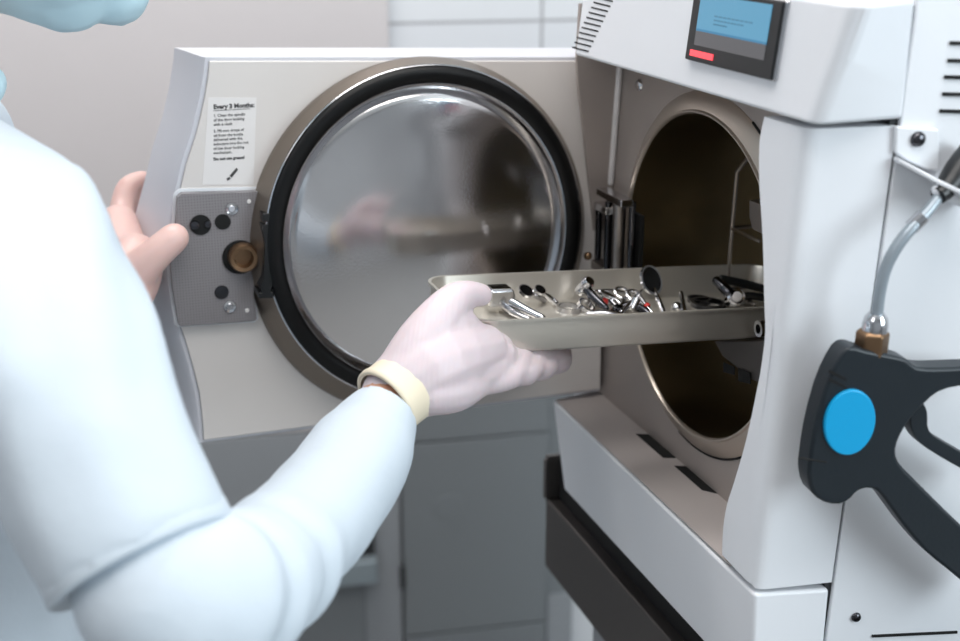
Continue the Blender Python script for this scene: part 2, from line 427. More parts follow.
def dlathe(name, prof, m, **k):
    bm = BM(); lathe(bm, dc, dax, prof, 128); bmesh.ops.transform(bm, matrix=SHR, verts=bm.verts); return mobj(name, bm, m, door, **k)
dlathe('disc_surround', [(.002, .1605), (.006, .160), (.012, .157), (.022, .151), (.029, .1475), (.030, .144)], SURR, smooth='angle')
dlathe('gasket', [(.026, .1455), (.032, .1455), (.0348, .1442), (.0352, .138), (.0348, .1325), (.033, .1308), (.026, .1308)], RUBBER, smooth=True, label='black rubber seal')
dlathe('gasket_rim', [(.028, .1470), (.0322, .1470), (.0328, .1458)], CHROME, smooth=True)
dlathe('inner_rim', [(.034, .1312), (.033, .1302), (.027, .1298), (.0235, .1290)], CHROME, smooth=True)
dlathe('pressure_disc', [(.022, .1306), (.0240, .1290)] + [(.0240 + .0155 * (1 - (r / .1290) ** 2), r) for r in (.118, .103, .087, .071, .055, .04, .025, .012)] + [(.0395, 0)], DISC, smooth=True, label='polished steel door disc')
# lock plate
def dq(poly, y0, t): return [V((on_y(u, v, YD).x, YD - y0, on_y(u, v, YD).z)) for u, v in poly], (0, -t, 0)
bm = BM(); prism(bm, *dq([(180, 191), (256, 189), (258, 192), (254, 240), (252, 290), (255, 316), (252, 318), (180, 323), (177, 321), (171, 285), (169, 262), (173, 240), (176, 195)], .0024, .0075)); lp = mobj('lock_plate', bm, PERF, door, bevel=.0008)
bm = BM(); prism(bm, *dq([(178, 188), (259, 186), (261, 192), (257, 240), (255, 290), (258, 317), (254, 321), (178, 326), (174, 323), (168, 286), (166, 262), (170, 240), (173, 193)], .0023, .0012)); mobj('plate_rim', bm, WHITE, door)
def dcyl(name, u, v, r, prof, m, par=door, z=None, sm='angle'):
    p = on_y(u, v, YD); bm = BM(); lathe(bm, V((p.x, YD - .0100, p.z)), dax, prof, 32); return mobj(name, bm, m, par, smooth=sm)
dcyl('latch_hole', 199, 222, 0, [(0, .0085), (.0008, .0085), (.001, 0)], VOID)
dcyl('latch_hole', 221, 219, 0, [(0, .0065), (.0008, .0065), (.001, 0)], VOID)
dcyl('latch_bolt', 193, 222, 0, [(.0008, .004), (.003, .0035), (.0035, 0)], DCHROME)
dcyl('latch_bolt', 206, 221, 0, [(.0008, .003), (.003, .0028), (.0035, 0)], DCHROME)
for u, v in ((230, 206), (228, 303)): dcyl('plate_screw', u, v, 0, [(0, .0055), (.0012, .005), (.0008, .003), (.0016, .0025), (.0016, 0)], CHROME)
dcyl('latch_hole', 220, 289, 0, [(0, .006), (.001, .0055), (.0012, 0)], DCHROME)
for u, v in ((247, 199), (245, 307)): dcyl('plate_rivet', u, v, 0, [(0, .0018), (.001, .0015), (.0012, 0)], LABELM)
dcyl('spindle_hole', 238, 254, 0, [(0, .0145), (.001, .0145), (.0012, 0)], VOID)
dcyl('spindle_nut', 240.5, 253, 0, [(.001, .0125), (.008, .0122), (.010, .011), (.0095, .0080), (.004, .0072), (.002, .007), (.002, 0)], BRASS, z=1)
# dark latch between the plate and the disc
bm = BM()
for q in ([(256, 205), (269, 204), (269, 213), (256, 213)], [(255, 216), (262, 214), (266, 230), (266, 268), (264, 282), (257, 285), (254, 278), (257, 268), (258, 235)], [(252, 282), (266, 281), (266, 287), (252, 287)]):
    prism(bm, *dq(q, .0100, .024))
mobj('door_latch', bm, DARK, door, bevel=.0005)
# printed maintenance label
bm = BM(); prism(bm, *dq([(208, 97), (256, 97), (253, 184), (202, 184)], .0024, .0004)); lab = mobj('maintenance_label', bm, LABELM, door)
def text_mesh(bm, s, at, right_, up, size, bold=0, align='LEFT'):
    cu = bpy.data.curves.new('t', 'FONT'); cu.body = s; cu.size = size; cu.resolution_u = 2; cu.offset = bold
    cu.extrude = .0001
    o = bpy.data.objects.new('t', cu); COL.objects.link(o)
    dg = bpy.context.evaluated_depsgraph_get(); me = bpy.data.meshes.new_from_object(o.evaluated_get(dg))
    r, u = V(right_).normalized(), V(up).normalized(); f = r.cross(u)
    M = Matrix(((r.x, u.x, f.x, at.x), (r.y, u.y, f.y, at.y), (r.z, u.z, f.z, at.z), (0, 0, 0, 1)))
    me.transform(M); bm.from_mesh(me)
    bpy.data.objects.remove(o); bpy.data.curves.remove(cu); bpy.data.meshes.remove(me)
bm = BM()
lines = [(213.5, 109, 'Every 3 Months:', .0066, .0002), (213.5, 117, '1. Clean the spindle', .0042, .00003), (213.5, 121.5, 'of the door locking', .0042, .00003), (213.5, 126, 'with a cloth', .0042, .00003),
         (213.5, 132.5, '2. Fill two drops of', .0042, .00003), (213.5, 137, 'oil from the bottle', .0042, .00003), (213.5, 141.2, 'delivered with the', .0042, .00003), (213.5, 145.5, 'autoclave into the nut', .0042, .00003), (213.5, 150, 'of the door locking', .0042, .00003), (213.5, 154.3, 'mechanism.', .0042, .00003), (213.5, 160.5, 'Do not use grease!', .0043, .00016)]
for u, v, s, size, bold in lines:
    p = on_y(u, v, YD - .003); text_mesh(bm, s, p, (1, 0, 0), (0, 0, 1), size * .76, bold)
a, c = on_y(213.5, 110.5, YD - .003), on_y(250, 110.5, YD - .003); box(bm, (a.x, a.y - .0001, a.z - .0003), (c.x, a.y, a.z + .0001))
mobj('label_text', bm, INK, door)
bm = BM(); prism(bm, *dq([(229, 175), (236, 167), (237.5, 169), (231, 177)], .0029, .0003)); prism(bm, *dq([(226, 178), (229, 176), (230, 178), (227, 180)], .0029, .0003)); mobj('label_pictogram', bm, INK, door)
# hinge between door and face
hin = None
bm = BM()
p0 = on_x(596, 190, -.03)
HX = -.03
def hb(u0, v0, u1, v1, x0, x1, bm):
    a, c = on_x(u0, v0, x0), on_x(u1, v1, x0)
    box(bm, (x0, min(a.y, c.y), min(a.z, c.z)), (x1, max(a.y, c.y), max(a.z, c.z)))
bm = BM(); hb(583, 186, 638, 292, -.004, -.0005, bm); hinge = mobj('hinge', bm, VOID)
for u0, u1, x, m in ((586, 590, -.012, DCHROME), (596, 600, -.013, DCHROME), (606, 609, -.014, DCHROME), (614, 623, -.018, STEEL), (629, 634, -.010, DCHROME)):
    a, c = on_x(u0, 240, x), on_x(u1, 240, x); r = abs(a.y - c.y) / 2 * .6
    cc = V((x, (a.y + c.y) / 2, 0)); zt_ = on_x(u0, 200, x).z; zb_ = on_x(u0, 292, x).z
    bm = BM(); tube(bm, [V((x, cc.y, zt_)), V((x, cc.y, zb_))], max(r, .003), 12, round_caps=False); mobj('hinge_pin', bm, m, hinge, smooth='angle')
bm = BM(); hb(596, 195, 621, 200.5, -.024, -.012, bm); mobj('hinge_arm', bm, CHROME, hinge, bevel=.001)
bm = BM(); hb(583, 203, 606, 208, -.018, -.006, bm); mobj('hinge_arm', bm, CHROME, hinge, bevel=.001)
bm = BM(); hb(583, 263, 603, 267, -.018, -.006, bm); mobj('hinge_arm', bm, STEEL, hinge, bevel=.001)
p = on_x(588, 256, -.03); bm = BM(); ball(bm, p, .004, 12); mobj('hinge_nut', bm, BRASS, hinge, smooth=True)

# ------------------------------------------------------------------ rack inside the chamber
rack = thing('tray_rack', m2w(.15, 0, -.115), math.radians(18.7), 'thin steel wire rack standing inside the dark chamber', 'rack')
XR = .06
a = on_x(752, 152, XR); b_ = on_x(737, 172, XR); c_ = on_x(727, 300, XR)
def robj(name, bm, m=STEEL, **k): return obj(name, bm, m, rack, xf=MT, **k)
yr = c_.y
for x in (XR, .30):
    bm = BM(); tube(bm, [V((x, a.y - .05, a.z + .004)), V((x, a.y, a.z)), V((x, b_.y, b_.z)), V((x, yr, 0.0)), V((x, yr, -.075))], .0018, 8); robj('wire_frame', bm, smooth=True)
for z in (on_x(729, 227, XR).z, -.035, -.075):
    bm = BM(); tube(bm, [V((XR, yr, z)), V((XR, yr - .045, z))], .0016, 8); tube(bm, [V((XR, yr, z)), V((.32, yr, z))], .0016, 8); robj('wire_rail', bm, smooth=True)
p = on_x(752, 214, .03)
bm = BM(); prism(bm, [V((.03, p.y + .006, p.z + .01)), V((.03, p.y + .004, p.z - .004)), V((.03, p.y - .002, p.z - .012)), V((.03, p.y - .02, p.z - .012)), V((.03, p.y - .02, p.z + .01))], (.16, 0, 0)); robj('tray_runner', bm, bevel=.001)
q = [on_x(u, v, .02) for u, v in ((714, 341), (765, 341), (765, 385), (752, 380), (722, 356))]
bm = BM(); prism(bm, q, (.2, 0, 0)); robj('tray_runner', bm, bevel=.001, m=STAND)
for (u0, v0, u1, v1) in ((724, 362, 735, 372), (739, 368, 751, 381)):
    bm = BM(); q = [on_x(u, v, .019) for u, v in ((u0, v0), (u1, v0 + 5), (u1, v1 + 3), (u0, v1))]; prism(bm, q, (-.0008, 0, 0)); robj('runner_slot', bm, VOID)
for i in range(4):
    u, v = 723, 358 + i * 0
p = on_x(758, 329, -.01); bm = BM()
lathe(bm, p, V((-1, 0, 0)), [(-.02, .006), (.0, .006), (.0, .0035), (-.01, .003)], 20); robj('rack_knob', bm, CHROME, smooth='angle')

# ------------------------------------------------------------------ tray
TL = V((-.2095, .0105, .000)); TR = V((.100, .016, -.019))
tx = (TR - TL).normalized(); ty = V((0, 1, 0)); ty = (ty - tx * ty.dot(tx)).normalized(); tz = tx.cross(ty)
TLEN = (TR - TL).length; TWID = .121; TH = .0265
TM = Matrix(((tx.x, ty.x, tz.x, TL.x), (tx.y, ty.y, tz.y, TL.y), (tx.z, ty.z, tz.z, TL.z), (0, 0, 0, 1)))   # local: x along, y across, z up from the rim
TW = MT @ TM
def rr(l, w, r, z, x0=TLEN / 2, n=6):
    out = []
    for cx, cy, a0 in ((l / 2 - r, w / 2 - r, 0), (-l / 2 + r, w / 2 - r, 90), (-l / 2 + r, -w / 2 + r, 180), (l / 2 - r, -w / 2 + r, 270)):
        for i in range(n + 1):
            a = math.radians(a0 + 90 * i / n); out.append(V((x0 + cx + r * math.cos(a), cy + r * math.sin(a), z)))
    return out
L_, W_ = TLEN, TWID
S = [rr(L_ - .009, W_ - .009, .013, -TH), rr(L_ - .0045, W_ - .0045, .016, -TH + .0025), rr(L_ - .002, W_ - .002, .019, -.002), rr(L_ + .002, W_ + .002, .020, -.0015), rr(L_ + .002, W_ + .002, .020, 0), rr(L_ - .003, W_ - .003, .018, 0), rr(L_ - .0045, W_ - .0045, .0175, -.002), rr(L_ - .008, W_ - .008, .016, -TH + .004), rr(L_ - .015, W_ - .015, .013, -TH + .0015)]
bm = BM(); loft(bm, S)
tray = obj('instrument_tray', bm, TRAYM, None, xf=TW, smooth='angle', flat_angle=50)
tag(tray, 'shallow aluminium tray of instruments held by a gloved hand at the chamber mouth', 'tray')
FZ = -TH + .0016
def on_tray(u, v, h=0):
    """image point to the tray's own coordinates at height h above its floor"""
    p0 = TW @ V((0, 0, FZ + h)); n = (TW.to_3x3() @ V((0, 0, 1))); return TW.inverted() @ hit(u, v, p0, n)
def tp(u, v, h): p = on_tray(u, v, h); return V((p.x, p.y, FZ + h))
def tool(name, label, cat, u, v, group=None):
    p = TW @ tp(u, v, 0); return thing(name, p, 0, label, cat, group)
def tobj(name, bm, m, par, **k): return obj(name, bm, m, par, xf=TW, smooth=k.pop('smooth', 'angle'), **k)
# 1 clamp near the thumb
t = tool('extraction_forceps', 'chrome forceps with a blocky head lying beside the gloved thumb', 'forceps', 515, 305)
bm = BM(); a = tp(500, 297, .012); box(bm, (a.x - .011, a.y - .008, a.z - .006), (a.x + .009, a.y + .009, a.z + .008)); tobj('head', bm, CHROME, t, bevel=.002)
bm = BM(); box(bm, (a.x - .009, a.y - .006, a.z + .0079), (a.x + .007, a.y + .007, a.z + .0087)); tobj('head_plate', bm, CHROME, t)
bm = BM(); lathe(bm, tp(506, 298, .010), V((.6, -.75, -.15)), [(-.004, .0), (-.004, .0075), (.003, .008), (.005, .006), (.006, 0)], 24); tobj('joint', bm, CHROME, t)
bm = BM(); tube(bm, [tp(507, 300, .010), tp(522, 308, .007), tp(542, 318, .0045)], [.0042, .0036, .0030], 12, k=3); tobj('arm', bm, CHROME, t)
bm = BM(); tube(bm, [tp(500, 303, .006), tp(512, 312, .005), tp(528, 319, .004)], [.0030, .0028, .0022], 12, k=3); tobj('arm', bm, CHROME, t)
# 2 two small dental mirrors
def mirror(lbl, u, v, h, r, uv2, dark, grp=None, nrm=(.2, -.5, .8)):
    t = tool('dental_mirror', lbl, 'dental mirror', u, v, grp)
    c = tp(u, v, h); n = V(nrm).normalized()
    bm = BM(); lathe(bm, c, n, [(-.001, 0), (-.001, r), (.001, r * 1.02), (.001, r * .88)], 28); tobj('head', bm, CHROME, t)
    bm = BM(); lathe(bm, c, n, [(.0006, r * .9), (.0008, 0)], 28); tobj('glass', bm, dark, t)
    bm = BM(); e = tp(*uv2, .003); s = c + (e - c).normalized() * r; tube(bm, [s, s.lerp(e, .3), e], [.0013, .0022, .0025], 10); tobj('handle', bm, CHROME, t)
MIRG = mat('mirror_glass', srgb(60, 62, 64), .06, 1)
mirror('small round mirror with dark glass, left of the pair behind the forceps', 526, 291, .015, .0065, (544, 300), MIRG)
mirror('small round mirror, right of the pair behind the forceps', 540, 290, .015, .0050, (556, 303), MIRG)
mirror('large oval mirror with black glass standing up at mid tray', 651, 280, .020, .0125, (665, 317), mat('black_glass', srgb(8, 8, 8), .08, 0), nrm=(.35, -.75, .45))
# 3 rings
def ring(lbl, u, v, r, h=.004, nrm=(0, 0, 1), m=CHROME):
    c = tp(u, v, h); n = V(nrm).normalized(); bm = BM()
    lathe(bm, c, n, [(-.002, r), (-.002, r * 1.25), (.002, r * 1.25), (.002, r), (-.002, r)], 28)
    o = obj('steel_ring', bm, m, None, xf=TW, smooth='angle'); tag(o, lbl, 'ring')
ring('round steel ring lying flat on the tray floor left of the scissors', 569, 308, .0085, .002)
ring('smaller steel ring leaning beside the upright handpiece', 586, 306, .006, .004, (.3, -.4, .8))
ring('low steel ring lying right of the tall black mirror', 708, 304, .012, .002, m=DCHROME)
ring('dark steel ring behind the flat one, near the tray back', 699, 300, .008, .002, m=DCHROME)
# 4 handpieces / scissors
def stick(name, lbl, cat, pts, rad, m, parts=()):
    t = tool(name, lbl, cat, pts[0][0], pts[0][1])
    bm = BM(); tube(bm, [tp(*p) for p in pts], rad, 12, k=3); tobj('shaft', bm, m, t)
    for (pn, u, v, h, ax, prof, mm) in parts:
        bm = BM(); lathe(bm, tp(u, v, h), V(ax), prof, 20); tobj(pn, bm, mm, t)
    return t
CUP = [(-.008, 0), (-.008, .0048), (.006, .0052), (.008, .004), (.0085, 0)]
stick('handpiece', 'chrome dental handpiece propped up with its black round head highest', 'handpiece', [(585, 287, .016), (592, 296, .011), (606, 308, .006)], [.0042, .0040, .0026], DCHROME, [('head', 585, 286, .017, (.2, -.6, .7), CUP, CHROME)])
stick('handpiece', 'short silver handpiece with a red band left of the tall mirror', 'handpiece', [(598, 303, .005), (609, 300, .007), (622, 312, .005)], [.0038, .0044, .0020], CHROME, [('band', 606, 300, .007, (.8, -.5, 0), [(-.002, .0048), (.002, .0048)], RED)])
stick('handpiece', 'silver handpiece lying nearest the front rim under the others', 'handpiece', [(588, 314, .0035), (606, 314, .004), (626, 316, .0035)], [.0020, .0036, .0018], CHROME)
stick('probe', 'thin steel probe crossing the pile in front of the red banded handpiece', 'probe', [(618, 318, .003), (630, 303, .009), (642, 290, .013)], [.0013, .0018, .0010], CHROME)
stick('probe', 'thin steel probe leaning along the black mirror handle', 'probe', [(640, 296, .012), (648, 308, .007), (656, 317, .003)], [.0012, .0018, .0012], CHROME, [('grip_ring', 647, 306, .008, (.5, -.8, -.4), [(-.0015, .0026), (.0015, .0026)], RED)])
stick('handpiece', 'short dark handpiece lying across the foot of the tall mirror', 'handpiece', [(636, 306, .006), (645, 311, .005), (650, 315, .004)], [.0034, .0036, .0024], DCHROME, [('head', 635, 304, .008, (.5, .3, .8), [(-.005, 0), (-.005, .0044), (.004, .0046), (.006, 0)], CHROME)])
stick('tweezers', 'closed silver tweezers between the upright handpiece and the scissors', 'tweezers', [(600, 292, .015), (612, 298, .010), (628, 309, .004)], [.0022, .0028, .0012], CHROME)
stick('excavator', 'thin steel hand instrument lying by the rear tray wall', 'hand instrument', [(594, 291, .010), (612, 291, .009), (634, 294, .006)], [.0010, .0020, .0012], CHROME)
# scissors
t = tool('scissors', 'small surgical scissors with open finger rings in the middle of the pile', 'scissors', 625, 300)
for s, (u, v) in ((1, (622, 293)), (-1, (634, 296))):
    bm = BM(); c = tp(u, v, .011); m_ = 20
    tube(bm, [c + V((math.cos(i * .35) * .0060, math.sin(i * .35) * .0060, math.sin(i * .35) * .003)) for i in range(19)], .0014, 8); tobj('finger_ring', bm, CHROME, t)
    bm = BM(); tube(bm, [c + V((0, -.006, -.002)), tp(618 + s * 2, 308, .006), tp(612 + s * 5, 317, .004)], [.0018, .0024, .0008], 8, k=2); tobj('blade', bm, CHROME, t)
bm = BM(); lathe(bm, tp(618, 307, .008), V((0, -.3, 1)), [(-.002, .003), (.001, .003), (.0015, 0)], 16); tobj('pivot', bm, DCHROME, t)
stick('burr', 'upright silver rod beside a round knob between mirror and rings', 'instrument rod', [(681, 293, .012), (683, 303, .007), (685, 314, .003)], [.0020, .0021, .0021], CHROME)
bm = BM(); ball(bm, tp(677, 308, .005), .005, 16); o = obj('round_stopper', bm, CHROME, None, xf=TW, smooth=True); tag(o, 'small round silver stopper at the foot of the upright rod', 'stopper')
# dark pliers at right
t = tool('pliers', 'large dark steel pliers resting against the right end of the tray', 'pliers', 737, 298)
bm = BM(); tube(bm, [tp(717, 281, .021), tp(726, 290, .017), tp(734, 297, .012)], [.0042, .0046, .0055], 12, k=3); tobj('jaw', bm, DCHROME, t)
bm = BM(); tube(bm, [tp(722, 279, .021), tp(745, 284, .016), tp(775, 292, .009)], [.0036, .0038, .0035], 12, k=3); tobj('handle', bm, DARK, t)
bm = BM(); tube(bm, [tp(736, 298, .010), tp(752, 296, .010), tp(776, 300, .007)], [.0040, .0034, .0035], 12, k=3); tobj('handle', bm, DARK, t)
bm = BM(); lathe(bm, tp(735, 298, .011), V((-.2, -.85, .5)), [(-.006, 0), (-.006, .0075), (.004, .0078), (.006, .0062), (.0055, .0045)], 24); tobj('pivot_rim', bm, CHROME, t)
bm = BM(); lathe(bm, tp(735, 298, .011), V((-.2, -.85, .5)), [(.005, .0045), (.0075, .0035), (.0082, 0)], 24); tobj('pivot_cap', bm, LABELM, t)

# ------------------------------------------------------------------ cleaning gun on the side
GO = .032
gp = MT @ on_side(850, 500, GO)
gun = thing('cleaning_gun', gp, 0, 'black cleaning gun with a round blue cap hanging on the autoclave side', 'cleaning gun')
def gobj(name, bm, m, par=gun, **k): return obj(name, bm, m, par, xf=MT, **k)
def gpoly(poly, o0, t): return [on_side(u, v, o0) for u, v in poly], SN * t
def smoothp(poly, k=3):
    n = len(poly); out = []
    for i in range(n):
        a, b, c, d = poly[i - 1], poly[i], poly[(i + 1) % n], poly[(i + 2) % n]
        for j in range(k):
            t = j / k; out.append(tuple(.5 * (2 * b[q] + (c[q] - a[q]) * t + (2 * a[q] - 5 * b[q] + 4 * c[q] - d[q]) * t * t + (3 * b[q] - a[q] - 3 * c[q] + d[q]) * t ** 3) for q in (0, 1)))
    return out
body = [(836, 338), (852, 341), (872, 345), (893, 350), (903, 358), (925, 359), (950, 358), (985, 358), (1000, 364), (1000, 380), (975, 377), (945, 377), (924, 383), (911, 394), (898, 408), (888, 424), (883, 439), (886, 452), (900, 467), (926, 493), (953, 519), (985, 549), (995, 575), (985, 593), (959, 577), (934, 557), (911, 538), (889, 512), (873, 490), (862, 478), (847, 479), (839, 487), (828, 493), (813, 491), (801, 482), (797, 468), (797, 455), (802, 420), (812, 381), (824, 353)]
bm = BM(); prism(bm, *gpoly(smoothp(body, 2), GO - .008, .018)); g = gobj('body', bm, GUNM, bevel=.0065, seg=4)
bm = BM(); prism(bm, *gpoly(smoothp([(903, 392), (912, 394), (918, 405), (920, 424), (938, 437), (962, 451), (990, 468), (988, 482), (962, 467), (935, 452), (912, 437), (903, 424), (901, 410)], 3), GO - .006, .012)); gobj('trigger', bm, GUNM, bevel=.003)
c = on_side(847.5, 420.5, GO + .016)
bm = BM(); q = []
for i in range(48):
    a = 2 * math.pi * i / 48; x, y = 25 * math.cos(a), 33 * math.sin(a); th = math.radians(14)
    q.append(on_side(847.5 + x * math.cos(th) - y * math.sin(th), 420.5 + x * math.sin(th) + y * math.cos(th), GO + .0085))
prism(bm, q, SN * .004); gobj('blue_cap', bm, BLUE, bevel=.0012, label='round blue cap')
for dv in (0, 8):
    bm = BM(); prism(bm, *gpoly([(829, 369 + dv), (846, 378 + dv), (846, 381 + dv), (828, 372 + dv)], GO + .0096, .0008)); gobj('groove', bm, VOID)
bm = BM(); a, c = on_side(799, 458, GO + .0099), on_side(826, 462, GO + .0099); tube(bm, [a, c], .0007, 6); gobj('groove', bm, VOID)
bm = BM(); lathe(bm, on_side(871, 347, GO), on_side(874, 325, GO) - on_side(871, 347, GO), [(-.004, .0105), (.010, .0105), (.012, .008)], 6, caps=(True, True)); gobj('brass_nut', bm, BRASS, bevel=.001)
bm = BM(); lathe(bm, on_side(874, 334, GO), on_side(877, 312, GO) - on_side(874, 334, GO), [(-.002, .0075), (.006, .0082), (.011, .0072), (.014, .005)], 24, caps=(True, True)); gobj('hose_fitting', bm, CHROME, smooth='angle')
bm = BM(); tube(bm, [on_side(877, 318, GO), on_side(880, 292, GO), on_side(887, 265, GO), on_side(903, 238, GO), on_side(926, 213, GO - .004), on_side(940, 195, GO - .010)], [.0036, .0036, .0038, .0038, .0036, .0036], 14, k=5); gobj('hose', bm, HOSE, smooth=True)
bm = BM(); lathe(bm, on_side(917, 222, GO - .003), on_side(926, 213, GO - .003) - on_side(917, 222, GO - .003), [(-.005, .0048), (.005, .0048)], 20, caps=(True, True)); gobj('hose_ferrule', bm, CHROME, smooth='angle')
bm = BM(); tube(bm, [on_side(938, 196, GO - .008), on_side(948, 186, GO - .012), on_side(958, 172, GO - .016), on_side(975, 150, GO - .02)], [.0055, .0075, .009, .009], 16, k=2, round_caps=False); gobj('coupling', bm, DARK, smooth='angle')
bm = BM(); tube(bm, [on_side(938, 190, GO - .01), on_side(960, 200, GO - .01), on_side(990, 212, GO - .01)], [.004, .004, .004], 12, k=2); gobj('cable', bm, WHITE, smooth=True)

# ------------------------------------------------------------------ steel drawer unit beneath + cabinet
sx = -.03
a = on_x(545, 497, sx); c = on_x(545, 566, sx)
zt, zb = a.z, c.z; yl = (a.y + c.y) / 2 - .0
unit = thing('steel_drawer_unit', m2w(.15, 0, -.43), math.radians(18.7), 'dark grey steel drawer unit carrying the autoclave', 'drawer unit')
def uobj(name, bm, m, par=unit, **k): return obj(name, bm, m, par, xf=MT, **k)
bm = BM(); box(bm, (sx, -.30, zb), (.55, yl, zt)); uobj('drawer', bm, STAND, bevel=.002)
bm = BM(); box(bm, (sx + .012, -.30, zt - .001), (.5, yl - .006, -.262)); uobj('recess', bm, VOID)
bm = BM(); box(bm, (sx - .002, yl - .004, -.262), (.02, yl + .003, zt)); box(bm, (sx, yl - .004, -.262), (.5, yl + .003, -.258)); uobj('end_bracket', bm, STAND, bevel=.001)
bm = BM(); box(bm, (.0, -.40, -MC.z), (.56, yl - .06, zb - .0005)); cab = obj('under_cabinet', bm, CABD, None, xf=MT, bevel=.003); tag(cab, 'pale cabinet carcass below the steel drawer unit', 'cabinet')

# ------------------------------------------------------------------ room
A12 = math.radians(12.2); WX = V((math.cos(A12), math.sin(A12), 0)); WN = V((math.sin(A12), -math.cos(A12), 0)); W0 = V((0, 2.05, 0))
WMX = Matrix.Translation(W0) @ Matrix.Rotation(A12, 4, 'Z')   # local x along wall, -y towards the camera
def on_w(u, v, off=0):
    return WMX.inverted() @ hit(u, v, W0 + WN * off, WN)
def st(name, bm, m, xf=None, **k): o = obj(name, bm, m, None, xf=xf, **k); o['kind'] = 'structure'; return o
# tile material with grout lines at real spacing
pg = on_w(542, 10); pz = on_w(470, 22)
TILE = mat('glazed_tile', srgb(222, 224, 227), .25)
nt = TILE.node_tree; b = nt.nodes['Principled BSDF']; tcn = nt.nodes.new('ShaderNodeTexCoord'); br = nt.nodes.new('ShaderNodeTexBrick')
mp = nt.nodes.new('ShaderNodeMapping'); mp.inputs['Rotation'].default_value = (math.radians(90), 0, 0)
mp.inputs['Rotation'].default_value = (0, 0, 0)
sepx = nt.nodes.new('ShaderNodeSeparateXYZ'); cmb = nt.nodes.new('ShaderNodeCombineXYZ')
nt.links.new(tcn.outputs['Object'], sepx.inputs[0])
ad1 = nt.nodes.new('ShaderNodeMath'); ad1.operation = 'ADD'; ad1.inputs[1].default_value = 0
ad2 = nt.nodes.new('ShaderNodeMath'); ad2.operation = 'ADD'; ad2.inputs[1].default_value = 0
nt.links.new(sepx.outputs['X'], ad1.inputs[0]); nt.links.new(sepx.outputs['Z'], ad2.inputs[0])
nt.links.new(ad1.outputs[0], cmb.inputs['X']); nt.links.new(ad2.outputs[0], cmb.inputs['Y']); nt.links.new(cmb.outputs[0], br.inputs['Vector'])
br.offset = 0; br.inputs['Scale'].default_value = 1; br.inputs['Brick Width'].default_value = .6; br.inputs['Row Height'].default_value = .3; br.inputs['Mortar Size'].default_value = .0025; br.inputs['Mortar Smooth'].default_value = .1
br.inputs['Color1'].default_value = srgb(222, 224, 227); br.inputs['Color2'].default_value = srgb(219, 221, 225); br.inputs['Mortar'].default_value = srgb(165, 165, 168)
nt.links.new(br.outputs['Color'], b.inputs['Base Color'])
ad1.inputs[1].default_value = 6 - pg.x; ad2.inputs[1].default_value = 3 - pz.z
def wbox(bm, x0, x1, z0, z1, y0, y1): return box(bm, (x0, y0, z0), (x1, y1, z1))
bm = BM(); wbox(bm, -3, 3, 0, 2.7, 0, .1); bmesh.ops.transform(bm, matrix=Matrix.Identity(4), verts=bm.verts)
o = obj('wall_back', bm, TILE, None, xf=WMX, origin=W0); o['kind'] = 'structure'
# keep tile coordinates along the wall: rotate object instead of mesh
o.data.transform(Matrix.Rotation(-A12, 4, 'Z')); o.rotation_euler = (0, 0, A12)
bm = BM(); box(bm, (-3.2, -2.2, -.1), (3.4, 3.2, 0)); st('floor', bm, FLOORM)
bm = BM(); box(bm, (-3.2, -2.2, 2.7), (3.4, 3.2, 2.8)); st('ceiling', bm, CEILM)
bm = BM(); box(bm, (-2.6, -2.2, 0), (-2.5, 2.4, 2.7)); st('wall_left', bm, WALLM)
bm = BM(); box(bm, (2.7, -2.2, 0), (2.8, 3.0, 2.7)); st('wall_right', bm, WALLM)
bm = BM(); box(bm, (-2.6, -2.3, 0), (2.8, -2.2, 2.7)); st('wall_front', bm, WALLM)
# tall cabinet left
xe = on_w(389, 20, .02).x
tall = thing('tall_cabinet', WMX @ V((xe - .7, -.02, 0)), A12, 'tall warm grey cupboard against the wall behind the open door', 'cupboard')
def wobj(name, bm, m, par, **k): return obj(name, bm, m, par, xf=WMX, **k)
zs = on_w(380, 425, .02).z
bm = BM(); wbox(bm, xe - 1.4, xe, zs, 2.4, -.02, .0); wobj('carcass', bm, CABW, tall, bevel=.002)
low = thing('drawer_cabinet', WMX @ V((xe - .4, -.02, 0)), A12, 'low grey drawer cabinet with a metal pull handle behind the sleeve', 'cabinet')
bm = BM(); wbox(bm, xe - 1.4, xe, 0, zs - .003, -.02, 0); wobj('frame', bm, CABD, low, bevel=.002)
xs = on_w(365, 590, .02).x
bm = BM(); wbox(bm, xs - .5, xs, .1, on_w(350, 575, .02).z, -.026, -.019); wobj('drawer_front', bm, CABG, low, bevel=.002)
h0 = on_w(300, 583, .05); h1 = on_w(377, 556, .05)
zt_h = on_w(370, 561, .05).z; zb_h = on_w(370, 583, .05).z
bm = BM(); wbox(bm, h1.x - .25, h1.x, zb_h, zt_h, -.055, -.028); wobj('pull_handle', bm, ALU, low, bevel=.003)
bm = BM(); wbox(bm, h1.x - .25, h1.x - .001, zt_h + .0, zt_h + .09, -.03, -.019); wobj('handle_recess', bm, GAPM, low)
